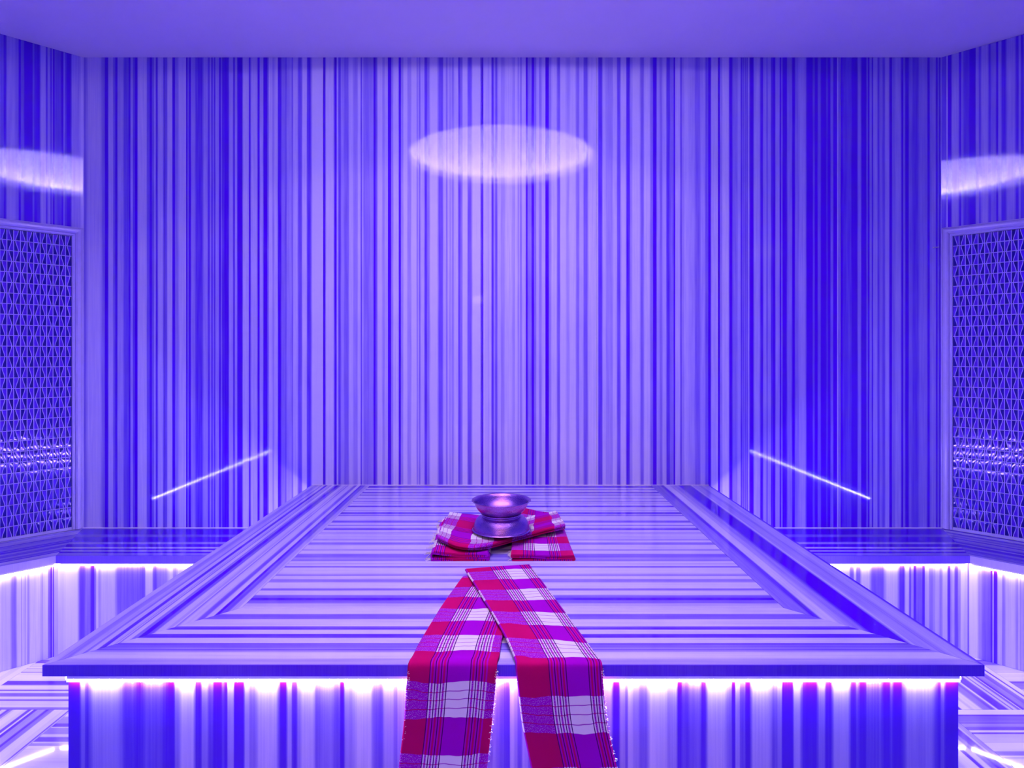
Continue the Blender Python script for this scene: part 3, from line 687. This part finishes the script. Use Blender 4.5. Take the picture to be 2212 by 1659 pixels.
# right strip crosses over it
dz = 0.0100
def over(P, lifts): return [(x, y, z + l) for (x, y, z), l in zip(P, lifts)]
Lh2 = over(hang((-0.1225, -0.0640, -0.0080, 0.0120, 0.0190, 0.0200, 0.0250, 0.0335, 0.0545, 0.072), 1.809, 0.30), (0.0098, 0.0100, 0.0100, 0.006, 0.001, 0, 0, 0, 0, 0))
Rh2 = over(hang((0.0630, 0.1170, 0.1680, 0.1860, 0.1930, 0.1940, 0.1965, 0.2040, 0.2265, 0.243), 1.863, 0.30), (0.004, 0.0015, 0, 0, 0, 0, 0, 0, 0, 0))
t2 = cloth('plaid_towel', Lh2, Rh2, fold2, tw, make_plaid('plaid_right_strip', 0.0, 0.044), n=8, w0=0.178, u0=U2, jitter=0.0003, seed=5)
tag(t2, 'red and white plaid cloth strip hanging over the front edge, right one, crossing on top', 'towel', 'plaid cotton towels')
for t_, E, sg, sd in ((t1, Rh, 1, 31), (t2, Rh2, 1, 33), (t1, Lh, -1, 35)):
    pts = catmull(E[5:], 7)
    fringe('selvedge_threads', [(p + Vector((sg*0.0002, -0.003, 0)), (sg, -0.1, 0)) for p in pts], t_, sd, 9, 0.0032, 0.00035)

# folded pile: left stack, right stack, and the one laid across them
def rise(k0): return lambda x, k: (0.012 * max(0.0, -x - 0.05) * 2 if k >= k0 else 0.0)
A = cloth('folded_plaid_towel', [(-0.240, 1.928, ZT+0.002), (-0.243, 2.06, ZT+0.002), (-0.250, 2.20, ZT+0.002), (-0.246, 2.33, ZT+0.002)],
          [(-0.064, 1.930, ZT+0.002), (-0.062, 2.06, ZT+0.002), (-0.064, 2.20, ZT+0.002), (-0.07, 2.32, ZT+0.002)],
          zigzag(4, 0.0062, -1, rise(2), inset=(0, 0.02, 0.05, 0.10)), 0.0052, make_plaid('plaid_left_stack', 0.12, 0.02), n=8, jitter=0.0006, seed=8)
tag(A, 'folded red plaid towel under the left side of the bowls, white tassels outward', 'towel', 'plaid cotton towels')
fringe('tassels', [((-0.246 - 0.003*math.sin(i), 1.935 + i*0.016, ZT + 0.004 + (i*7 % 5)*0.006), (-1, -0.3, 0.1)) for i in range(24)], A, 51, 4, 0.014)
Bt = cloth('folded_plaid_towel', [(0.013, 1.928, ZT+0.002), (0.018, 2.05, ZT+0.002), (0.026, 2.18, ZT+0.003), (0.040, 2.30, ZT+0.012), (0.055, 2.40, ZT+0.030)],
          [(0.205, 1.930, ZT+0.002), (0.203, 2.05, ZT+0.002), (0.201, 2.18, ZT+0.002), (0.197, 2.30, ZT+0.004), (0.185, 2.40, ZT+0.012)],
          zigzag(3, 0.0066, -1, lambda x, k: 0.008 * max(0, -x) if k else 0), 0.0052, make_plaid('plaid_right_stack', 0.0, 0.03), n=8, jitter=0.0007, seed=9)
tag(Bt, 'folded red plaid towel under the right side of the bowls, lying alone at the front', 'towel', 'plaid cotton towels')
fringe('tassels', [((0.012, 1.932 + i*0.007, ZT + 0.006 + (i % 3)*0.005), (-1, -0.4, 0.15)) for i in range(8)], Bt, 52, 4, 0.012)
zc = ZT + 0.0325
Cf = [(-0.232, 2.015, zc+.006), (-0.150, 1.945, zc+.001), (-0.070, 1.962, zc-.004), (0.010, 2.050, zc-.009), (0.100, 2.100, zc-.001), (0.200, 2.165, zc+.004)]
Cb = [(-0.222, 2.330, zc+.004), (-0.130, 2.300, zc+.001), (-0.050, 2.270, zc-.003), (0.030, 2.260, zc-.005), (0.110, 2.290, zc+.004), (0.180, 2.320, zc+.012)]
Cc = cloth('folded_plaid_towel', Cb, Cf, zigzag(3, 0.0062, 1, None), 0.0050, make_plaid('plaid_cross', 0.05, 0.10), n=8, w0=0.27, jitter=0.0006, seed=12)
tag(Cc, 'folded red plaid towel laid across the pile directly beneath the bowls', 'towel', 'plaid cotton towels')

# ------------------------------------------------------------------ small pin in the wall beside the right lattice frame
pin = lathe('wall_pin', [(0.0, 0.0), (0.0022, 0.0), (0.0022, 0.026), (0.0030, 0.0262), (0.0030, 0.030), (0.0, 0.030)], 10, None, M_GROUT, (2.127, YB - 0.0030, 1.827))
pin.rotation_euler = (0, -math.pi / 2 - 0.10, 0)
tag(pin, 'thin pale pin on the back wall next to the right lattice frame', 'pin')

# ------------------------------------------------------------------ warm spotlight on the front wall, behind the camera, beamed at the platform
SP = Vector((-0.32, -0.30, 1.86)); AIM = Vector((-0.06, 1.72, 0.56))
lamp2 = empty('wall_spotlight', (SP.x, YF0, SP.z)); tag(lamp2, 'small dark wall spotlight with a warm lens beside the doorway', 'lamp')
off = SP - Vector((SP.x, YF0, SP.z)); dd = (AIM - SP).normalized(); rot = dd.to_track_quat('Z', 'Y').to_euler()
lathe('mount', [(0.0, 0.0), (0.045, 0.0), (0.045, 0.014), (0.0, 0.016)], 32, lamp2, M_LAMPBODY).rotation_euler = (-math.pi/2, 0, 0)
v, f = box_data((-0.008, 0.012, -0.008), (0.008, 0.085, 0.008)); link('arm', mesh_from('arm', v, f), lamp2, M_LAMPBODY)
hd = lathe('head', [(0.0, -0.055), (0.040, -0.055), (0.056, -0.03), (0.060, 0.035), (0.056, 0.035), (0.052, -0.018), (0.0, -0.03)], 32, lamp2, M_LAMPBODY, tuple(off)); hd.rotation_euler = rot
lathe('lens', [(0.0, -0.012), (0.051, -0.012)], 32, lamp2, M_LAMP, tuple(off)).rotation_euler = rot
sb = bpy.data.lights.new('platform_beam', 'SPOT'); sb.energy = BEAM_W; sb.color = BEAM_RGB
sb.spot_size = math.radians(46); sb.spot_blend = 0.7; sb.shadow_soft_size = 0.03
sbo = bpy.data.objects.new('platform_beam', sb); COL.objects.link(sbo); sbo.parent = lamp2
sbo.location = off + dd * 0.03; sbo.rotation_euler = dd.to_track_quat('-Z', 'Y').to_euler()

# ------------------------------------------------------------------ warm downlight in the crown of the dome
AP = Vector((DOME.x, DOME.y, ZC + TH + 0.318))
lamp = empty('downlight', AP); tag(lamp, 'small round warm downlight set in the crown of the ceiling dome', 'lamp')
lathe('bezel', [(0.052, 0.010), (0.075, 0.010), (0.078, 0.002), (0.060, -0.006), (0.052, 0.0), (0.052, 0.010)], 40, lamp, M_LAMPBODY)
lathe('lens', [(0.0, 0.004), (0.052, 0.004)], 32, lamp, M_LAMP)
sd = bpy.data.lights.new('warm_beam', 'SPOT'); sd.energy = SPOT_W; sd.color = SPOT_RGB
sd.spot_size = math.radians(150); sd.spot_blend = 0.6; sd.shadow_soft_size = 0.045
so = bpy.data.objects.new('warm_beam', sd); COL.objects.link(so); so.parent = lamp
so.location = (0, 0, -0.012)
